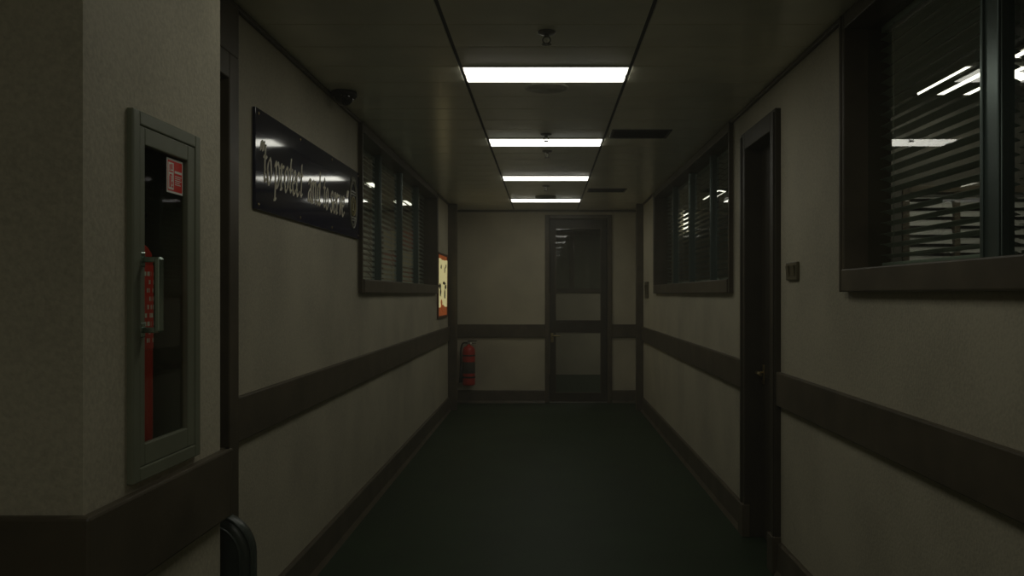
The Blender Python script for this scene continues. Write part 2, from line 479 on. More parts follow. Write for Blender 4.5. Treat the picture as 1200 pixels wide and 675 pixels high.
# ------------------------------------------------------------------ rooms seen through the glass
def shell(name, segs, m='office_wall'):
    bm = NB()
    for a in segs: box(bm, *a)
    return struct(name, bm, M[m])
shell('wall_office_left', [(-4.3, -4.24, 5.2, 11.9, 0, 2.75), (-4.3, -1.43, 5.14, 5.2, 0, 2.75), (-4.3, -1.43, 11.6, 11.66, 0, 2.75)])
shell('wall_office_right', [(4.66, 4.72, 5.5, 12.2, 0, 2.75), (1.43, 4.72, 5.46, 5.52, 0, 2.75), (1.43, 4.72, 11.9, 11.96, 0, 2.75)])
# near right office, with an inner window in its far partition
PX0, PX1, PZ0, PZ1, PY = 2.16, 3.10, 1.45, 2.12, 5.10
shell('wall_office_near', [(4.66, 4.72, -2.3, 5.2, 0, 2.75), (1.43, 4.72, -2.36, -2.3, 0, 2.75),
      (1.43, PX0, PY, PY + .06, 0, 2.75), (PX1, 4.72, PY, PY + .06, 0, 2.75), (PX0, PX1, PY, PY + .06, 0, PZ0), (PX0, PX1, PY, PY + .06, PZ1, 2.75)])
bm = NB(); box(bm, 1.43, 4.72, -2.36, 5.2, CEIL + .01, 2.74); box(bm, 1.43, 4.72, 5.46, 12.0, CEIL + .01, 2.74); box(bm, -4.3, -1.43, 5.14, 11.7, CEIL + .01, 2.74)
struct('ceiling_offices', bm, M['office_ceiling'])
# inner window with pale blind
t = thing('window_4', None, None, (2.63, PY, PZ0), kind='structure')
bm = NB()
for a in ((PX0 - .03, PX0 + .012, PZ0 - .03, PZ1 + .03), (PX1 - .012, PX1 + .03, PZ0 - .03, PZ1 + .03)): box(bm, a[0], a[1], PY - .01, PY + .06, a[2], a[3], .003)
box(bm, PX0, PX1, PY - .01, PY + .06, PZ1 - .012, PZ1 + .03, .003); box(bm, PX0, PX1, PY - .01, PY + .06, PZ0 - .03, PZ0 + .012, .003)
box(bm, 2.44, 2.475, PY - .01, PY + .06, PZ0, PZ1, .003)
link('window_frame', bm, M['trim'], t)
bt = thing('venetian_blind', 'pale wide-slat blind glimpsed through the near right window, across the office', 'blind', (2.63, PY + .03, PZ0))
bm = NB(); n = 12
for i in range(n):
    z = PZ0 + .03 + i * .054
    vs = [(PX0 + .015, PY + .015, z), (PX1 - .015, PY + .015, z), (PX1 - .015, PY + .03, z + .036), (PX0 + .015, PY + .03, z + .036)]
    f0 = [bm.verts.new(v) for v in vs]; f1 = [bm.verts.new((v[0], v[1] + .002, v[2])) for v in vs]
    bm.faces.new(f0); bm.faces.new(f1[::-1])
    for k in range(4): bm.faces.new((f0[k], f0[(k + 1) % 4], f1[(k + 1) % 4], f1[k]))
link('slats', bm, M['slatpale'], bt)
bm = NB(); box(bm, PX0 + .013, PX1 - .013, PY + .012, PY + .04, PZ1 - .035, PZ1 - .013, .003); link('head_rail', bm, M['slatpale'], bt)

# bay beyond the end door
BYD = 15.96
shell('wall_beyond', [(-1.6, 2.6, BYD, BYD + .1, 0, 1.53), (-1.6, -.9, BYD, BYD + .1, 1.53, 2.75), (1.9, 2.6, BYD, BYD + .1, 1.53, 2.75),
      (-1.6, 2.6, BYD + .7, BYD + .76, 0, 2.75), (-1.66, -1.6, END + .14, BYD + .1, 0, 2.75), (2.6, 2.66, END + .14, BYD + .1, 0, 2.75), (-1.6, WL, END, END + .14, 0, 2.75), (WR, 2.66, END, END + .14, 0, 2.75)], 'wall')
bm = NB(); box(bm, -1.66, 2.66, END + .1, BYD + .1, CEIL + .01, 2.74); struct('ceiling_beyond', bm, M['office_ceiling'])
t = thing('window_5', None, None, (.5, BYD, 1.53), kind='structure')
bm = NB(); box(bm, -.95, 1.95, BYD - .03, BYD + .1, 1.53, 1.605, .004); box(bm, -.95, 1.95, BYD - .02, BYD + .1, 2.6, 2.68, .004)
for x in (-.95, .45, 1.87): box(bm, x, x + .08, BYD - .02, BYD + .1, 1.6, 2.6, .004)
link('window_frame', bm, M['trim'], t)
bm = NB(); bm.faces.new([bm.verts.new(p) for p in ((-.9, BYD + .06, 1.6), (1.9, BYD + .06, 1.6), (1.9, BYD + .06, 2.62), (-.9, BYD + .06, 2.62))]); link('pane', bm, M['dullglass'], t)

# ------------------------------------------------------------------ ceiling lights
def make_light(loc, label):
    x, y, z = loc
    t = thing('ceiling_light', label, 'ceiling light', loc, 'fluorescent ceiling lights in the corridor')
    hw, d = .428, .316
    bm = NB()
    # shallow enamel tray: rim plus top
    box(bm, x - hw - .002, x + hw + .002, y + .001, y + .009, z - .006, z + .011, .002); box(bm, x - hw - .002, x + hw + .002, y + d - .004, y + d + .018, z - .002, z + .011, .002)
    box(bm, x - hw - .002, x - hw + .004, y + .009, y + d - .004, z - .004, z + .011, .001); box(bm, x + hw - .004, x + hw + .002, y + .009, y + d - .004, z - .004, z + .011, .001)
    link('frame', bm, M['lampframe'], t)
    for a, b in ((y + .010, y + d / 2 + .0005), (y + d / 2 + .004, y + d - .005)):
        bm = NB()
        n = 9; rows = []
        for i in range(n + 1):
            u = i / n; yy = a + (b - a) * u
            rows.append((yy, z - .004 - .010 * math.sin(PI * u) ** .6))
        A = [bm.verts.new((x - hw + .005, yy, zz)) for yy, zz in rows]; B = [bm.verts.new((x + hw - .005, yy, zz)) for yy, zz in rows]
        for i in range(n): f = bm.faces.new((A[i], A[i + 1], B[i + 1], B[i])); f.smooth = True
        A2 = [bm.verts.new((x - hw + .005, yy, z + .008)) for yy in (b, a)]; B2 = [bm.verts.new((x + hw - .005, yy, z + .008)) for yy in (b, a)]
        bm.faces.new(A + A2); bm.faces.new(B + B2); bm.faces.new((A2[0], A2[1], B2[1], B2[0]))
        bm.faces.new((A[0], B[0], B2[1], A2[1])); bm.faces.new((A[-1], B[-1], B2[0], A2[0]))
        link('diffuser', bm, M['lamp'], t)
    return t
llab = ['nearest and largest glowing rectangular ceiling light of the corridor', 'glowing ceiling light second from the camera', 'glowing ceiling light third from the camera', 'farthest and smallest glowing ceiling light, by the end wall']
L0 = make_light((0, P0 + PP * 0, CEIL), llab[0])
for k, lb in zip(lights_k[1:], llab[1:]): dup(L0, (0, P0 + PP * k, CEIL), lb)

# ------------------------------------------------------------------ ceiling fittings
def make_sprinkler(loc, label):
    x, y, z = loc
    t = thing('sprinkler', label, 'sprinkler', loc, 'fire sprinklers on the ceiling')
    bm = NB(); lathe(bm, [(0, 0), (.040, 0), (.041, -.004), (.034, -.010), (.016, -.013), (0, -.013)], loc); link('escutcheon', bm, M['sprinkler'], t)
    bm = NB()
    lathe(bm, [(0, -.010), (.011, -.010), (.011, -.022), (.007, -.026), (0, -.026)], loc, seg=20)
    for s in (-1, 1): tube(bm, catmull([(x + s * .009, y, z - .022), (x + s * .017, y, z - .034), (x + s * .013, y, z - .047), (x, y, z - .054)], 5), .003, 8)
    link('body', bm, M['sprinkler'], t)
    bm = NB(); tube(bm, [(x, y, z - .026), (x, y, z - .05)], .003, 10); link('heat_bulb', bm, M['white'], t)
    bm = NB()
    lathe(bm, [(0, -.053), (.006, -.053), (.006, -.056), (0, -.0565)], loc, seg=20)
    for k in range(12):
        a = 2 * PI * k / 12; c, s = math.cos(a), math.sin(a); c2, s2 = math.cos(a + .3), math.sin(a + .3)
        q = [(x + .004 * c, y + .004 * s), (x + .022 * c, y + .022 * s), (x + .022 * c2, y + .022 * s2), (x + .004 * c2, y + .004 * s2)]
        lo = [bm.verts.new((px, py, z - .057)) for px, py in q]; hi = [bm.verts.new((px, py, z - .0555)) for px, py in q]
        bm.faces.new(lo); bm.faces.new(hi[::-1])
        for i in range(4): bm.faces.new((lo[i], lo[(i + 1) % 4], hi[(i + 1) % 4], hi[i]))
    link('deflector', bm, M['sprinkler'], t)
    return t
S0 = make_sprinkler((.004, 3.80, CEIL), 'small metal sprinkler head in front of the nearest ceiling light')
dup(S0, (.003, 6.22, CEIL), 'small metal sprinkler head just in front of the second ceiling light')
dup(S0, (.012, 6.95, CEIL), 'small metal sprinkler head just behind the second ceiling light')
dup(S0, (.003, 9.2, CEIL), 'small metal sprinkler head between the third and farthest ceiling lights')

def make_speaker(loc, label, r, drop, pale=False):
    t = thing('ceiling_speaker', label, 'speaker', loc, 'round ceiling speakers')
    bm = NB(); lathe(bm, [(r * .80, 0), (r, 0), (r, -drop * .4), (r * .95, -drop), (r * .84, -drop), (r * .80, -drop * .5)], loc, seg=48); link('rim', bm, M['speakerpale' if pale else 'speaker'], t)
    bm = NB()
    lathe(bm, [(0, -drop * .6), (r * .82, -drop * .45), (r * .82, 0), (0, 0)], loc, seg=48)
    for k in range(1, 7): 
        rr = r * .8 * k / 7
        lathe(bm, [(rr - .003, -drop * .5), (rr - .002, -drop * .5 - .004), (rr + .002, -drop * .5 - .004), (rr + .003, -drop * .5)], loc, seg=40)
    link('grille', bm, M['speakerpale' if pale else 'grille'], t)
    return t
make_speaker((.005, 4.83, CEIL), 'flat round ceiling speaker just behind the nearest ceiling light', .125, .006, True)
make_speaker((.0, 10.18, CEIL), 'round ceiling speaker right in front of the farthest ceiling light', .125, .022)

def make_vent(loc, label):
    x, y, z = loc
    t = thing('ceiling_vent', label, 'vent', loc, 'dark ceiling vents on the right')
    w, d = .428, .331
    bm = NB()
    for a in ((x, x + w, y, y + .02), (x, x + w, y + d - .02, y + d), (x, x + .02, y + .02, y + d - .02), (x + w - .02, x + w, y + .02, y + d - .02)): box(bm, a[0], a[1], a[2], a[3], z - .004, z + .010, .002)
    link('vent_frame', bm, M['grille'], t)
    bm = NB()
    for i in range(10):
        yy = y + .030 + i * .029
        vs = [(x + .02, yy, z - .002), (x + w - .02, yy, z - .002), (x + w - .02, yy + .02, z + .011), (x + .02, yy + .02, z + .011)]
        a = [bm.verts.new(v) for v in vs]; b = [bm.verts.new((v[0], v[1] + .002, v[2])) for v in vs]
        bm.faces.new(a); bm.faces.new(b[::-1])
        for k in range(4): bm.faces.new((a[k], a[(k + 1) % 4], b[(k + 1) % 4], b[k]))
    link('louvre', bm, M['grille'], t)
    return t
V0 = make_vent((.474, P0 + 5 * PP + .003, CEIL), 'dark slotted ceiling vent beside the second ceiling light')
dup(V0, (.474, P0 + 15 * PP + .003, CEIL), 'dark slotted ceiling vent near the end wall, smaller of the two')

# dome camera
loc = (-1.165, 4.93, CEIL)
t = thing('dome_camera', 'black dome security camera on the ceiling above the dark banner', 'camera', loc)
bm = NB(); lathe(bm, [(0, 0), (.072, 0), (.074, -.012), (.072, -.028), (.060, -.032), (0, -.032)], loc); link('housing', bm, M['black'], t)
bm = NB(); lathe(bm, [(.056, -.03)] + [(.056 * math.cos(a), -.032 - .048 * math.sin(a)) for a in [i * PI / 20 for i in range(1, 10)]] + [(0, -.080)], loc)
link('dome', bm, mat('smoked_dome', (.008, .008, .008), .08, spec=.6), t)
for k in range(3):
    bm = NB(); a = 2.1 * k + .5; lathe(bm, [(0, -.036), (.005, -.036), (.005, -.031), (0, -.031)], (loc[0] + .064 * math.cos(a), loc[1] + .064 * math.sin(a), CEIL), seg=10)
    link('screw', bm, M['steel'], t)

# ------------------------------------------------------------------ banner sign
SX = -1.2445
def sy(px, X=1.2445): return X * F / (639.5 - px)
SY0, SY1, SZ0, SZ1 = 3.66, 5.70, 1.868, 2.307
t = thing('banner_sign', 'long navy wall sign with cream lettering and a badge emblem', 'sign', (WL, (SY0 + SY1) / 2, SZ0))
bm = NB(); box(bm, WL + .002, SX, SY0, SY1, SZ0, SZ1, .002); panel = link('panel', bm, M['sign'], t)
NIBA = R(38); NW, NT = .165, .065
def nib_poly(c, sx, sz):
    """rectangle pen nib at c in letter units"""
    u = Vector((math.cos(NIBA), math.sin(NIBA))); v = Vector((-u.y, u.x))
    return [c + u * a * NW / 2 + v * b * NT / 2 for a, b in ((-1, -1), (1, -1), (1, 1), (-1, 1))]
def hull(ps):
    ps = sorted(set((round(p.x, 5), round(p.y, 5)) for p in ps))
    def half(it):
        o = []
        for p in it:
            while len(o) > 1 and (o[-1][0] - o[-2][0]) * (p[1] - o[-2][1]) - (o[-1][1] - o[-2][1]) * (p[0] - o[-2][0]) <= 0: o.pop()
            o.append(p)
        return o
    a, b = half(ps), half(ps[::-1]); return a[:-1] + b[:-1]
GL = {
 't': (.50, [[(.24, 1.45), (.21, .8), (.20, .25), (.28, .03), (.46, .12)], [(.02, 1.0), (.46, 1.0)]]),
 'o': (.72, [[(.36, 1.02), (.13, .8), (.08, .45), (.2, .06), (.38, -.02), (.58, .2), (.62, .6), (.5, .95), (.36, 1.02)]]),
 'p': (.78, [[(.0, .85), (.14, 1.02), (.15, .5), (.12, -.5)], [(.0, -.54), (.26, -.5)], [(.15, .8), (.4, 1.02), (.62, .85), (.66, .45), (.5, .05), (.32, .0), (.15, .15)]]),
 'r': (.56, [[(.0, .88), (.14, 1.02), (.14, .5), (.14, 0)], [(.02, -.02), (.28, .02)], [(.14, .7), (.28, .95), (.5, .96)]]),
 'e': (.62, [[(.1, .5), (.38, .54), (.54, .68), (.46, .98), (.28, 1.0), (.1, .72), (.08, .35), (.2, .03), (.4, .0), (.58, .2)]]),
 'c': (.60, [[(.54, .82), (.42, 1.0), (.22, .97), (.08, .6), (.1, .25), (.26, -.01), (.56, .18)]]),
 'a': (.72, [[(.1, .82), (.28, 1.02), (.48, .92), (.52, .6), (.51, .15), (.60, .0), (.70, .1)], [(.51, .6), (.25, .52), (.1, .28), (.18, .02), (.35, .04), (.51, .25)]]),
 'n': (.78, [[(.0, .88), (.14, 1.02), (.14, .5), (.14, 0)], [(.02, -.02), (.28, .02)], [(.14, .7), (.36, 1.0), (.54, .9), (.57, .5), (.57, .12), (.64, .0), (.76, .1)]]),
 'd': (.74, [[(.54, .88), (.34, 1.0), (.14, .8), (.08, .4), (.18, .04), (.34, .02), (.54, .25)], [(.44, 1.5), (.55, 1.55), (.54, .8), (.54, .12), (.62, .0), (.72, .1)]]),
 's': (.52, [[(.46, .85), (.3, 1.02), (.12, .9), (.1, .7), (.28, .5), (.44, .3), (.36, .03), (.2, -.02), (.05, .15)]]),
 'v': (.62, [[(.02, .98), (.14, .9), (.28, .02)], [(.28, .02), (.45, .5), (.56, 1.0)]]),
 '"': (.34, [[(.12, 1.55), (.05, 1.22)], [(.29, 1.55), (.22, 1.22)]]),
}
XH = .112
def word(bm, s, px0, px1, base_z, h=XH):
    y0, y1 = sy(px0), sy(px1)
    tot = sum(GL[c][0] for c in s) + .06 * (len(s) - 1)
    k = (y1 - y0) / tot; x = 0; lay = [0]
    for ch in s:
        w, strokes = GL[ch]
        for st in strokes:
            pts = catmull([(a, b) for a, b in st], 5) if len(st) > 2 else [Vector(p) for p in st]
            pts = [p.to_2d() for p in pts]
            for a, b in zip(pts, pts[1:]):
                hp = hull(nib_poly(a, k, h) + nib_poly(b, k, h))
                # hulls are stacked at hair-fine offsets so overlapping strokes never z-fight
                lay[0] += 1; e = .0012 + .00002 * (lay[0] % 17)
                top = [bm.verts.new((SX + e, y0 + (x + p[0] + .12 * (p[1] - .5)) * k, base_z + p[1] * h)) for p in hp]
                bm.faces.new(top)
        x += w + .06
bz = 1.993
for wd_, pa, pb, dz in (('"', 303.7, 308.3, .005), ('to', 308.4, 318.4, .005), ('protect', 321.8, 354.6, .002), ('and', 360.8, 375.6, -.002), ('to', 378.8, 384.8, -.005), ('serve', 387.2, 403.4, -.010), ('"', 405.0, 407.6, -.02)):
    bm = NB(); word(bm, wd_, pa, pb, bz + dz)
    lo = link('lettered_word' if len(wd_) > 1 else 'quotation_mark', bm, M['letter'], t); lo['label'] = 'cream calligraphic lettering on the navy panel'
    md = lo.modifiers.new('thick', 'SOLIDIFY'); md.thickness = .0012; md.offset = -1
# badge emblem: a pointed oval with an inner seal
ey, ez = sy(413.7), 2.088
bm = NB()
def oval(y, z, ay, az, r, n=40, pw=1.0):
    pts = []
    for i in range(n):
        a = 2 * PI * i / n; c, s = math.cos(a), math.sin(a)
        pin = 1 - .22 * max(0, -s) ** 2
        pts.append((SX + .002, y + ay * c * pin, z + az * s))
    tube(bm, pts, r, 6, closed=True)
oval(ey, ez - .005, .098, .155, .006); oval(ey, ez - .005, .082, .135, .003)
for i in range(7):    # crest at the top
    a = R(50 + 80 * i / 6); tube(bm, [(SX + .002, ey + .07 * math.cos(a), ez + .115 + .02 * math.sin(a)), (SX + .002, ey + .085 * math.cos(a), ez + .115 + .055 * math.sin(a))], .004, 6)
for zz, ww in ((.075, .062), (.058, .070), (-.092, .058), (-.108, .048)): box(bm, SX + .0005, SX + .003, ey - ww, ey + ww, ez + zz - .005, ez + zz + .005)
link('emblem', bm, M['emblem'], t)
bm = NB()
for rr, tr in ((.060, .005), (.044, .0025)):
    tube(bm, [(SX + .002, ey + rr * math.cos(2 * PI * i / 40), ez - .02 + rr * math.sin(2 * PI * i / 40)) for i in range(40)], tr, 6, closed=True)
for i in range(16):
    a = 2 * PI * i / 16; tube(bm, [(SX + .002, ey + .048 * math.cos(a), ez - .02 + .048 * math.sin(a)), (SX + .002, ey + .056 * math.cos(a), ez - .02 + .056 * math.sin(a))], .0025, 5)
box(bm, SX + .0005, SX + .003, ey - .022, ey + .022, ez - .048, ez - .040); box(bm, SX + .0005, SX + .003, ey - .012, ey + .012, ez - .04, ez + .002); box(bm, SX + .0005, SX + .003, ey - .005, ey + .005, ez, ez + .018)
e2 = link('emblem_seal', bm, M['emblemgold'], t); e2['label'] = 'round gold seal in the middle of the badge'
for yy in (3.70, 4.33, 4.97, 5.66):
    for zz in (SZ0 + .022, SZ1 - .022):
        bm = NB(); lathe(bm, [(.008, 0), (.008, .001), (.005, .003), (0, .0035)], (SX, yy, zz), 'x', 14); link('screw', bm, M['brass'], t)

# ------------------------------------------------------------------ fire cabinet
KY0, KY1, KZ0, KZ1 = 1.772, 2.117, 1.103, 1.889
t = thing('fire_cabinet', 'tall green metal fire cabinet set in the near left wall', 'cabinet', (BX, (KY0 + KY1) / 2, KZ0))
bm = NB()
fx0, fx1 = BX - .005, BX + .014
e = .030
for a in ((KY0, KY0 + e, KZ0, KZ1), (KY1 - e, KY1, KZ0, KZ1), (KY0 + e, KY1 - e, KZ0, KZ0 + e), (KY0 + e, KY1 - e, KZ1 - e, KZ1)): box(bm, fx0, fx1, *a, .003)
link('trim_frame', bm, M['cabinet'], t)
bm = NB()
ix = -1.065
box(bm, ix, ix + .004, CY0, CY1, CZ0, CZ1)
for a in ((CY0, CY0 + .004, CZ0, CZ1), (CY1 - .004, CY1, CZ0, CZ1), (CY0, CY1, CZ0, CZ0 + .004), (CY0, CY1, CZ1 - .004, CZ1)): box(bm, ix, BX - .006, *a)
link('box', bm, M['dark'], t)
GY0, GY1, GZ0, GZ1 = 1.828, 2.046, 1.180, 1.820
bm = NB(); dx0, dx1 = BX - .003, BX + .012
y0, y1, z0, z1 = KY0 + e + .0008, KY1 - e - .0008, KZ0 + e + .0008, KZ1 - e - .0008
for a in ((y0, GY0, z0, z1), (GY1, y1, z0, z1), (GY0, GY1, z0, GZ0), (GY0, GY1, GZ1, z1)): box(bm, dx0, dx1, *a, .0025)
door = link('door', bm, M['cabinet'], t)
bm = NB(); bm.faces.new([bm.verts.new((BX + .002, a, b)) for a, b in ((GY0 - .004, GZ0 - .004), (GY1 + .004, GZ0 - .004), (GY1 + .004, GZ1 + .004), (GY0 - .004, GZ1 + .004))]); sub('glass_panel', bm, M['cabglass'], door)
# pull handle
bm = NB(); hy = 1.818; za, zb = 1.424, 1.574; hx = BX + .046
for z in (za, zb):
    box(bm, BX + .008, hx + .004, hy - .007, hy + .007, z - .006, z + .006, .002)
    box(bm, BX + .009, BX + .013, hy - .010, hy + .010, z - .016, z + .016, .002)
box(bm, hx - .006, hx + .006, hy - .011, hy + .011, za - .004, zb + .004, .003)
h = sub('pull_handle', bm, M['chrome'], door); h['label'] = 'bright metal pull handle'
# sticker
bm = NB(); sY0, sY1, sZ0, sZ1 = 1.952, 2.038, 1.735, 1.815; sx = BX + .0026
def patch(a, b, c, d, lift, mi): box(bm, sx, sx + .0004 + lift, sY0 + (sY1 - sY0) * a, sY0 + (sY1 - sY0) * b, sZ0 + (sZ1 - sZ0) * c, sZ0 + (sZ1 - sZ0) * d, mi=mi)
patch(0, 1, 0, 1, 0, 0); patch(.06, .95, .06, .94, .0002, 1); patch(.09, .42, .10, .88, .0004, 0)
# pictogram: extinguisher, hand and flames
for a, b, c, d in ((.15, .24, .16, .48), (.17, .22, .48, .54), (.22, .30, .50, .54), (.29, .32, .36, .52), (.30, .38, .16, .22), (.28, .36, .24, .34), (.14, .37, .60, .64), (.16, .22, .66, .82), (.26, .34, .68, .84)): patch(a, b, c, d, .0006, 1)
patch(.48, .92, .60, .67, .0004, 0)
for i, w in enumerate((.40, .34, .40, .30, .36)): patch(.50, .50 + w, .50 - i * .06, .525 - i * .06, .0004, 0)
st = sub('sticker', bm, [M['white'], M['redsign']], door); st['label'] = 'red and white fire extinguisher sticker'

def make_extinguisher(loc, label, r, h, side=1, name='fire_extinguisher', wall=None, horn_dx=-.07):
    x, y, z = loc
    t = thing(name, label, 'fire extinguisher', loc)
    bm = NB()
    prof = [(0, .004), (r * .85, 0), (r * .98, .012), (r, .03), (r, h - r * .9)] + [(r * math.cos(a) if a < 1.2 else r * math.cos(a), h - r * .9 + r * .85 * math.sin(a)) for a in (.3, .6, .9, 1.15)] + [(.02, h), (.02, h + .015), (0, h + .015)]
    lathe(bm, prof, loc); cyl = link('cylinder', bm, M['red'], t)
    bm = NB(); lathe(bm, [(r + .0008, h * .30), (r + .0012, h * .30 + .002), (r + .0012, h * .58), (r + .0008, h * .58 + .002)], loc)
    return t, cyl, bm
# extinguisher standing in the cabinet
EX = (-.968, 1.955, CZ0 + .005)
t, cyl, bm = make_extinguisher(EX, 'red fire extinguisher standing behind the glass of the green cabinet', .062, .49)
bm.free()
bm = NB(); lathe(bm, [(.0625, .23), (.0632, .232), (.0632, .42), (.0625, .422)], EX, seg=48)
for i in range(9):
    zz = EX[2] + .245 + i * .019
    for k in range(5):
        a = R(-75 + k * 26 + (i % 3) * 5); 
        c = (EX[0] + .0636 * math.cos(a), EX[1] + .0636 * math.sin(a))
        d = R(8 + (i * 7 + k * 5) % 6)
        vs = [(EX[0] + .0637 * math.cos(a + q), EX[1] + .0637 * math.sin(a + q), zz + w) for q, w in ((-d, 0), (d, 0), (d, .010), (-d, .010))]
        f = bm.faces.new([bm.verts.new(v) for v in vs]); f.material_index = 1
sub('instruction_band', bm, [M['redsign'], M['white']], cyl)
bm = NB(); x, y, z = EX; zt = z + .50
tube(bm, [(x, y, zt - .01), (x, y, zt + .035)], .016); box(bm, x - .012, x + .012, y - .015, y + .015, zt + .005, zt + .04, .003)
link('valve', bm, M['steel'], t)
bm = NB(); box(bm, x - .009, x + .009, y - .02, y + .10, zt + .042, zt + .052, .002); box(bm, x - .009, x + .009, y + .01, y + .095, zt + .018, zt + .026, .002); link('lever', bm, M['black'], t)
bm = NB(); tube(bm, catmull([(x, y - .014, zt + .02), (x, y - .07, zt + .03), (x + .005, y - .083, zt - .06), (x + .01, y - .078, z + .2), (x + .015, y - .075, z + .1)], 8), .0085, 12); link('hose', bm, M['black'], t)

# ------------------------------------------------------------------ extinguisher on end wall
EE = (-1.055, END - .115, .255)
t, cyl, bm = make_extinguisher(EE, 'red fire extinguisher hanging on the end wall beside the left corner post', .086, .55)
link_band = link('label_band', bm, M['ink'], cyl)
x, y, z = EE; zt = z + .55
bm = NB(); tube(bm, [(x, y, zt), (x, y, zt + .045)], .018); box(bm, x - .018, x + .018, y - .016, y + .016, zt + .01, zt + .045, .003); link('valve', bm, M['steel'], t)
bm = NB(); box(bm, x - .02, x + .11, y - .011, y + .011, zt + .048, zt + .060, .003); box(bm, x + .0, x + .10, y - .010, y + .010, zt + .022, zt + .031, .003); link('lever', bm, M['black'], t)
bm = NB(); tube(bm, catmull([(x - .015, y, zt + .03), (x - .085, y - .005, zt + .02), (x - .108, y - .02, zt - .09), (x - .106, y - .03, z + .25)], 8), .011, 12)
tube(bm, [(x - .106, y - .03, z + .26), (x - .106, y - .032, z + .12), (x - .108, y - .034, z + .04)], [.014, .018, .026], 16); link('hose', bm, M['black'], t)
bm = NB(); lathe(bm, [(.087, .10), (.0885, .10), (.0885, .125), (.087, .125)], EE); lathe(bm, [(.087, .40), (.0885, .40), (.0885, .42), (.087, .42)], EE)
box(bm, x - .03, x + .03, y + .08, END - .0005, z + .08, z + .46, .002); link('wall_bracket', bm, M['black'], t)
bm = NB(); lathe(bm, [(0, 0), (.013, 0), (.013, .006), (0, .008)], (x + .03, y - .018, zt + .025), 'y', 16); link('gauge', bm, M['white'], t)

# ------------------------------------------------------------------ notice board near the end, left wall
NY0, NY1, NZ0, NZ1 = 9.86, 10.82, 1.22, 1.995
t = thing('notice_board', 'narrow-looking cream and orange notice board on the left wall by the corner post', 'notice board', (WL, (NY0 + NY1) / 2, NZ0))
bm = NB()
for a in ((NY0, NY0 + .03, NZ0, NZ1), (NY1 - .03, NY1, NZ0, NZ1), (NY0 + .03, NY1 - .03, NZ0, NZ0 + .025), (NY0 + .03, NY1 - .03, NZ1 - .025, NZ1)): box(bm, WL + .001, WL + .022, *a, .003)
link('board_frame', bm, M['woodframe'], t)
bm = NB(); box(bm, WL + .001, WL + .010, NY0 + .028, NY1 - .028, NZ0 + .023, NZ1 - .023); link('glowing_panel', bm, M['gloworange'], t)  # emissive panel, its glow added to brighten the board
bm = NB()
bx_ = WL + .010
def sheet(y0, y1, z0, z1, rot=0):
    bmesh_v = [bm.verts.new((bx_ + .001 + (.006 if k > 1 else 0), a, b)) for k, (a, b) in enumerate(((y0, z0 + rot), (y1, z0), (y1, z1), (y0, z1 + rot)))]
    bm.faces.new(bmesh_v); b2 = [bm.verts.new((v.co.x - .0006, v.co.y, v.co.z)) for v in bmesh_v]; bm.faces.new(b2[::-1])
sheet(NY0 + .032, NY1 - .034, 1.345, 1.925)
link('poster_sheet', bm, M['glowpaper'], t)
bm = NB()
rnd = random.Random(3)
def blotch(yc, zc, ry, rz, n=11):
    c = [(yc + ry * math.cos(2 * PI * i / n) * rnd.uniform(.55, 1.1), zc + rz * math.sin(2 * PI * i / n) * rnd.uniform(.55, 1.1)) for i in range(n)]
    a = [bm.verts.new((bx_ + .009, p, q)) for p, q in c]; b = [bm.verts.new((bx_ + .002, p, q)) for p, q in c]
    bm.faces.new(a)
    for i in range(n): bm.faces.new((a[i], a[(i + 1) % n], b[(i + 1) % n], b[i]))
for yc, zc, ry, rz in ((10.05, 1.60, .11, .035), (10.45, 1.635, .16, .022), (10.6, 1.59, .08, .03), (10.1, 1.53, .06, .05), (10.52, 1.50, .05, .06), (10.15, 1.83, .05, .03), (10.5, 1.80, .04, .05), (10.62, 1.85, .04, .03)): bm = NB(); blotch(yc, zc, ry, rz); link('printed_mark', bm, M['ink'], t)
for yc, zc, ry, rz in ((10.2, 1.40, .06, .05), (10.35, 1.33, .24, .05), (10.4, 1.93, .3, .02)): bm = NB(); blotch(yc, zc, ry, rz); link('printed_shape', bm, M['gloworange'], t)

# ------------------------------------------------------------------ switches on the right wall
def make_switch(y0, y1, z0, z1, label, name, n):
    t = thing(name, label, 'light switch', (WR, (y0 + y1) / 2, z0), )
    bm = NB(); box(bm, WR - .016, WR - .0005, y0, y1, z0, z1, .004); link('plate', bm, M['switch'], t)
    w = (y1 - y0) / n
    for i in range(n):
        bm = NB(); a = y0 + w * i + w * .28; b = y0 + w * (i + 1) - w * .28; zc = (z0 + z1) / 2; hz = (z1 - z0) * .30
        vs = [(WR - .016, a, zc - hz), (WR - .016, b, zc - hz), (WR - .016, b, zc + hz), (WR - .016, a, zc + hz)]
        ft = [(WR - .018, a, zc - hz), (WR - .018, b, zc - hz), (WR - .026, b, zc + hz), (WR - .026, a, zc + hz)]
        A = [bm.verts.new(v) for v in vs]; B = [bm.verts.new(v) for v in ft]; bm.faces.new(B); bm.faces.new(A[::-1])
        for k in range(4): bm.faces.new((A[k], A[(k + 1) % 4], B[(k + 1) % 4], B[k]))
        link('rocker', bm, M['switch'], t)
    return t
make_switch(4.235, 4.425, 1.572, 1.664, 'bronze switch plate between the brown doorway and the near right window', 'light_switch', 2)
make_switch(10.42, 10.72, 1.455, 1.655, 'small dark switch plate on the right wall beside the far corner post', 'light_switch', 2)

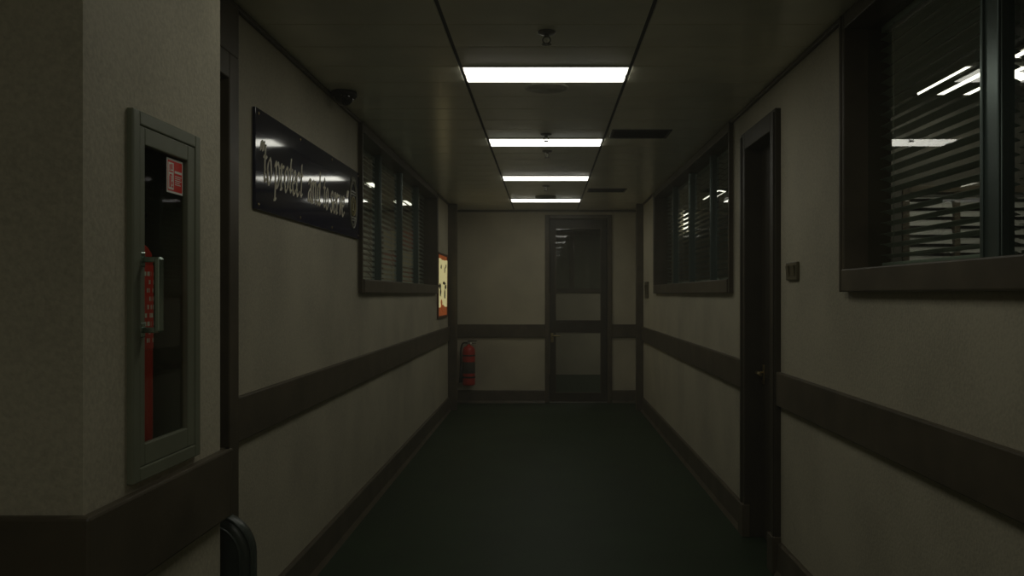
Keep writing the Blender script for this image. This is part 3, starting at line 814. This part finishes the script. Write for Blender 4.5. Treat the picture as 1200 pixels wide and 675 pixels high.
# ------------------------------------------------------------------ chair behind the block
def rrect(w, z0, z1, r, inset=0, n=8):
    """outline of a backrest: rounded top corners, small bottom ones"""
    pts = []
    for cx, cz, a0, rr in ((w - r, z1 - r, 0, r), (-w + r, z1 - r, 90, r), (-w + .04, z0 + .04, 180, .04), (w - .04, z0 + .04, 270, .04)):
        for i in range(n + 1):
            a = R(a0 + 90 * i / n); pts.append((cx + (rr - inset) * math.cos(a), cz + (rr - inset) * math.sin(a)))
    return pts
CX, CYB = -1.022, 2.385
t = thing('waiting_chair', 'dark padded vinyl chair tucked behind the near left wall corner', 'chair', (CX, CYB + .2, 0))
def cushion(bm, prof_fn, levels):
    rings = []
    for inset, yy in levels: rings.append([bm.verts.new((CX + a, yy, b)) for a, b in prof_fn(inset)])
    for a, b in zip(rings, rings[1:]):
        for k in range(len(a)): f = bm.faces.new((a[k], a[(k + 1) % len(a)], b[(k + 1) % len(a)], b[k])); f.smooth = True
    bm.faces.new(rings[0][::-1]); bm.faces.new(rings[-1])
fn = lambda ins: rrect(.200, .50, .886, .12, ins)
bm = NB(); cushion(bm, fn, [(.034, CYB - .004), (.020, CYB - .002), (.008, CYB + .002), (.001, CYB + .012), (0, CYB + .028), (.001, CYB + .048), (.010, CYB + .062), (.024, CYB + .070), (.06, CYB + .076)])
back = link('backrest', bm, M['vinyl'], t)
bm = NB()
tube(bm, [(CX + a, CYB - .003, b) for a, b in fn(.033)], .0045, 8, closed=True); tube(bm, [(CX + a, CYB + .006, b) for a, b in fn(.003)], .005, 8, closed=True)
sub('piping', bm, M['vinyl'], back)
bm = NB()
levels = [(.03, .425), (.012, .428), (0, .442), (0, .47), (.01, .484), (.04, .492)]
rings = []
for ins, z in levels:
    w, d0, d1, r = .215 - ins, CYB + .05 + ins, CYB + .47 - ins, max(.06 - ins, .01); ring = []
    for cx, cy, a0 in ((w - r, d1 - r, 0), (-w + r, d1 - r, 90), (-w + r, d0 + r, 180), (w - r, d0 + r, 270)):
        for i in range(7): a = R(a0 + 15 * i); ring.append(bm.verts.new((CX + cx + r * math.cos(a), cy + r * math.sin(a), z)))
    rings.append(ring)
for a, b in zip(rings, rings[1:]):
    for k in range(len(a)): f = bm.faces.new((a[k], a[(k + 1) % len(a)], b[(k + 1) % len(a)], b[k])); f.smooth = True
bm.faces.new(rings[0][::-1]); bm.faces.new(rings[-1])
link('seat', bm, M['vinyl'], t)
for s in (-1, 1):
    bm = NB(); tube(bm, catmull([(CX + s * .165, CYB + .05, .62), (CX + s * .175, CYB + .045, .42), (CX + s * .18, CYB + .0, 0.012)], 6), .0115, 12); lathe(bm, [(0, 0), (.016, 0), (.016, .02), (0, .022)], (CX + s * .18, CYB, 0), seg=16); link('leg', bm, M['black'], t)
    bm = NB(); tube(bm, catmull([(CX + s * .175, CYB + .40, .43), (CX + s * .18, CYB + .43, .25), (CX + s * .185, CYB + .45, 0.012)], 6), .0115, 12); lathe(bm, [(0, 0), (.016, 0), (.016, .02), (0, .022)], (CX + s * .185, CYB + .45, 0), seg=16); link('leg', bm, M['black'], t)
bm = NB()
for s in (-1, 1): tube(bm, [(CX + s * .175, CYB + .045, .418), (CX + s * .175, CYB + .41, .418)], .011, 12)
tube(bm, [(CX - .175, CYB + .40, .418), (CX + .175, CYB + .40, .418)], .010, 12)
link('seat_frame', bm, M['black'], t)

# ------------------------------------------------------------------ office contents glimpsed through the blinds
def office_lamp(loc, sx, sy_, label, grp='office ceiling lights behind the blinds'):
    x, y, z = loc
    t = thing('office_light', label, 'ceiling light', loc, grp)
    bm = NB(); box(bm, x - sx / 2 - .02, x + sx / 2 + .02, y - sy_ / 2 - .02, y + sy_ / 2 + .02, z - .012, z + .009, .003); link('frame', bm, M['lampframe'], t)
    bm = NB(); box(bm, x - sx / 2, x + sx / 2, y - sy_ / 2, y + sy_ / 2, z - .026, z - .008, .004); link('diffuser', bm, M['office_lamp'], t)
office_lamp((2.34, 4.62, CEIL), .42, .55, 'bright office light striped by slats, left of the metal mullion')
office_lamp((2.42, 3.98, CEIL), .30, .30, 'bright office light showing right of the near metal mullion')
office_lamp((1.95, 9.9, CEIL), .12, .8, 'slanting office light behind the blinds of the far right window')
office_lamp((-1.83, 9.0, CEIL), .10, .28, 'office light glinting behind the near panes of the left window')
office_lamp((-1.80, 10.75, CEIL), .16, .42, 'office light glinting behind the far panes of the left window')
# lit board with papers in the left office
t = thing('pin_board', 'board of pale and red papers seen in slices behind the left window blinds', 'pin board', (-2.0, 11.6, 1.62))
bm = NB(); box(bm, -2.25, -1.72, 11.58, 11.5995, 1.60, 2.42, .003); link('board_panel', bm, M['woodframe'], t)
for i, (a, b, c, d, m_) in enumerate(((-2.2, -2.02, 2.1, 2.36, 'paper'), (-1.98, -1.78, 2.12, 2.36, 'redpaper'), (-2.2, -2.0, 1.9, 2.06, 'redpaper'), (-1.97, -1.77, 1.88, 2.08, 'paper'), (-2.2, -1.98, 1.64, 1.86, 'paper'), (-1.95, -1.77, 1.66, 1.84, 'redpaper'))):
    bm = NB(); box(bm, a, b, 11.577, 11.5805, c, d); link('paper_sheet', bm, M[m_], t)
# pale wall board and tall narrow light in the far right office
t = thing('wall_board', 'pale upright board with dark marks behind the far right window', 'board', (1.9, 11.9, 1.82))
bm = NB(); box(bm, 1.80, 2.03, 11.875, 11.8995, 1.80, 2.30, .003); link('board_panel', bm, M['board'], t)
for a, b, c, d in ((1.86, 1.92, 2.14, 2.2), (1.94, 1.99, 2.13, 2.17), (1.84, 1.87, 1.86, 1.98), (1.91, 1.94, 1.85, 1.96), (1.96, 1.99, 1.86, 1.95)):
    bm = NB(); box(bm, a, b, 11.872, 11.8765, c, d); link('printed_mark', bm, M['ink'], t)
t = thing('tube_light', 'upright bright tube light behind the far right window', 'wall light', (1.93, 11.9, 2.38))
bm = NB(); box(bm, 1.895, 1.975, 11.86, 11.8995, 2.36, 2.66, .004); box(bm, 1.92, 1.95, 11.79, 11.87, 2.36, 2.376, .002); box(bm, 1.92, 1.95, 11.79, 11.87, 2.644, 2.66, .002); link('backplate', bm, M['lampframe'], t)
bm = NB(); tube(bm, [(1.935, 11.79, 2.375), (1.935, 11.79, 2.645)], .03, 16); link('tube', bm, M['office_lamp'], t)

# ------------------------------------------------------------------ lights out of view, camera, world
def area(name, loc, sx, sy_, power, col, rot=(0, 0, 0)):
    d = bpy.data.lights.new(name, 'AREA'); d.shape = 'RECTANGLE'; d.size = sx; d.size_y = sy_; d.energy = power; d.color = col
    o = bpy.data.objects.new(name, d); o.location = loc; o.rotation_euler = rot; C.objects.link(o); return o
area('corridor_lamp_near', (0, P0 - 6 * PP + .158, CEIL - .012), .85, .306, 3.0, (1, .985, .86))
area('fill_light_behind', (0, P0 - 18 * PP + .158, CEIL - .012), .85, .306, 9.0, (1, .985, .86))  # added fill behind the camera, brightens the block's front face
area('fill_light_overhead', (0, P0 - 12 * PP + .158, CEIL - .012), .85, .306, 0.9, (1, .985, .86))  # weak unseen fill above the camera, added for the near walls
area('fill_light_beyond', (1.9, 14.2, CEIL - .005), .85, .32, 7.0, (1, .97, .85))  # added fill, hidden to one side, brightens the bay behind the door glass

w = bpy.data.worlds.new('World'); bpy.context.scene.world = w; w.use_nodes = True
w.node_tree.nodes['Background'].inputs['Color'].default_value = (.0, .0, .0, 1)
vol = w.node_tree.nodes.new('ShaderNodeVolumeScatter'); vol.inputs['Density'].default_value = .011; vol.inputs['Color'].default_value = (1, .98, .86, 1)
w.node_tree.links.new(vol.outputs[0], w.node_tree.nodes['World Output'].inputs['Volume'])

cd = bpy.data.cameras.new('Camera'); cam = bpy.data.objects.new('Camera', cd); C.objects.link(cam)
cam.location = (0, 0, EYE); cam.rotation_euler = (R(90), 0, 0)
cd.sensor_width = 36; cd.lens = 36 * F / 1200
cd.shift_x = -39.5 / 1200; cd.shift_y = 7.5 / 1200
cd.clip_start = .02
sc = bpy.context.scene; sc.camera = cam
vs = sc.view_settings; vs.view_transform = 'Standard'; vs.look = 'None'; vs.gamma = 1; vs.use_curve_mapping = False; vs.exposure = 0
sc.cycles.max_bounces = 10; sc.cycles.diffuse_bounces = 6; sc.cycles.glossy_bounces = 5; sc.cycles.transparent_max_bounces = 16
sc.cycles.use_denoising = True
for o in list(C.objects):
    if '_o' in o: del o['_o']
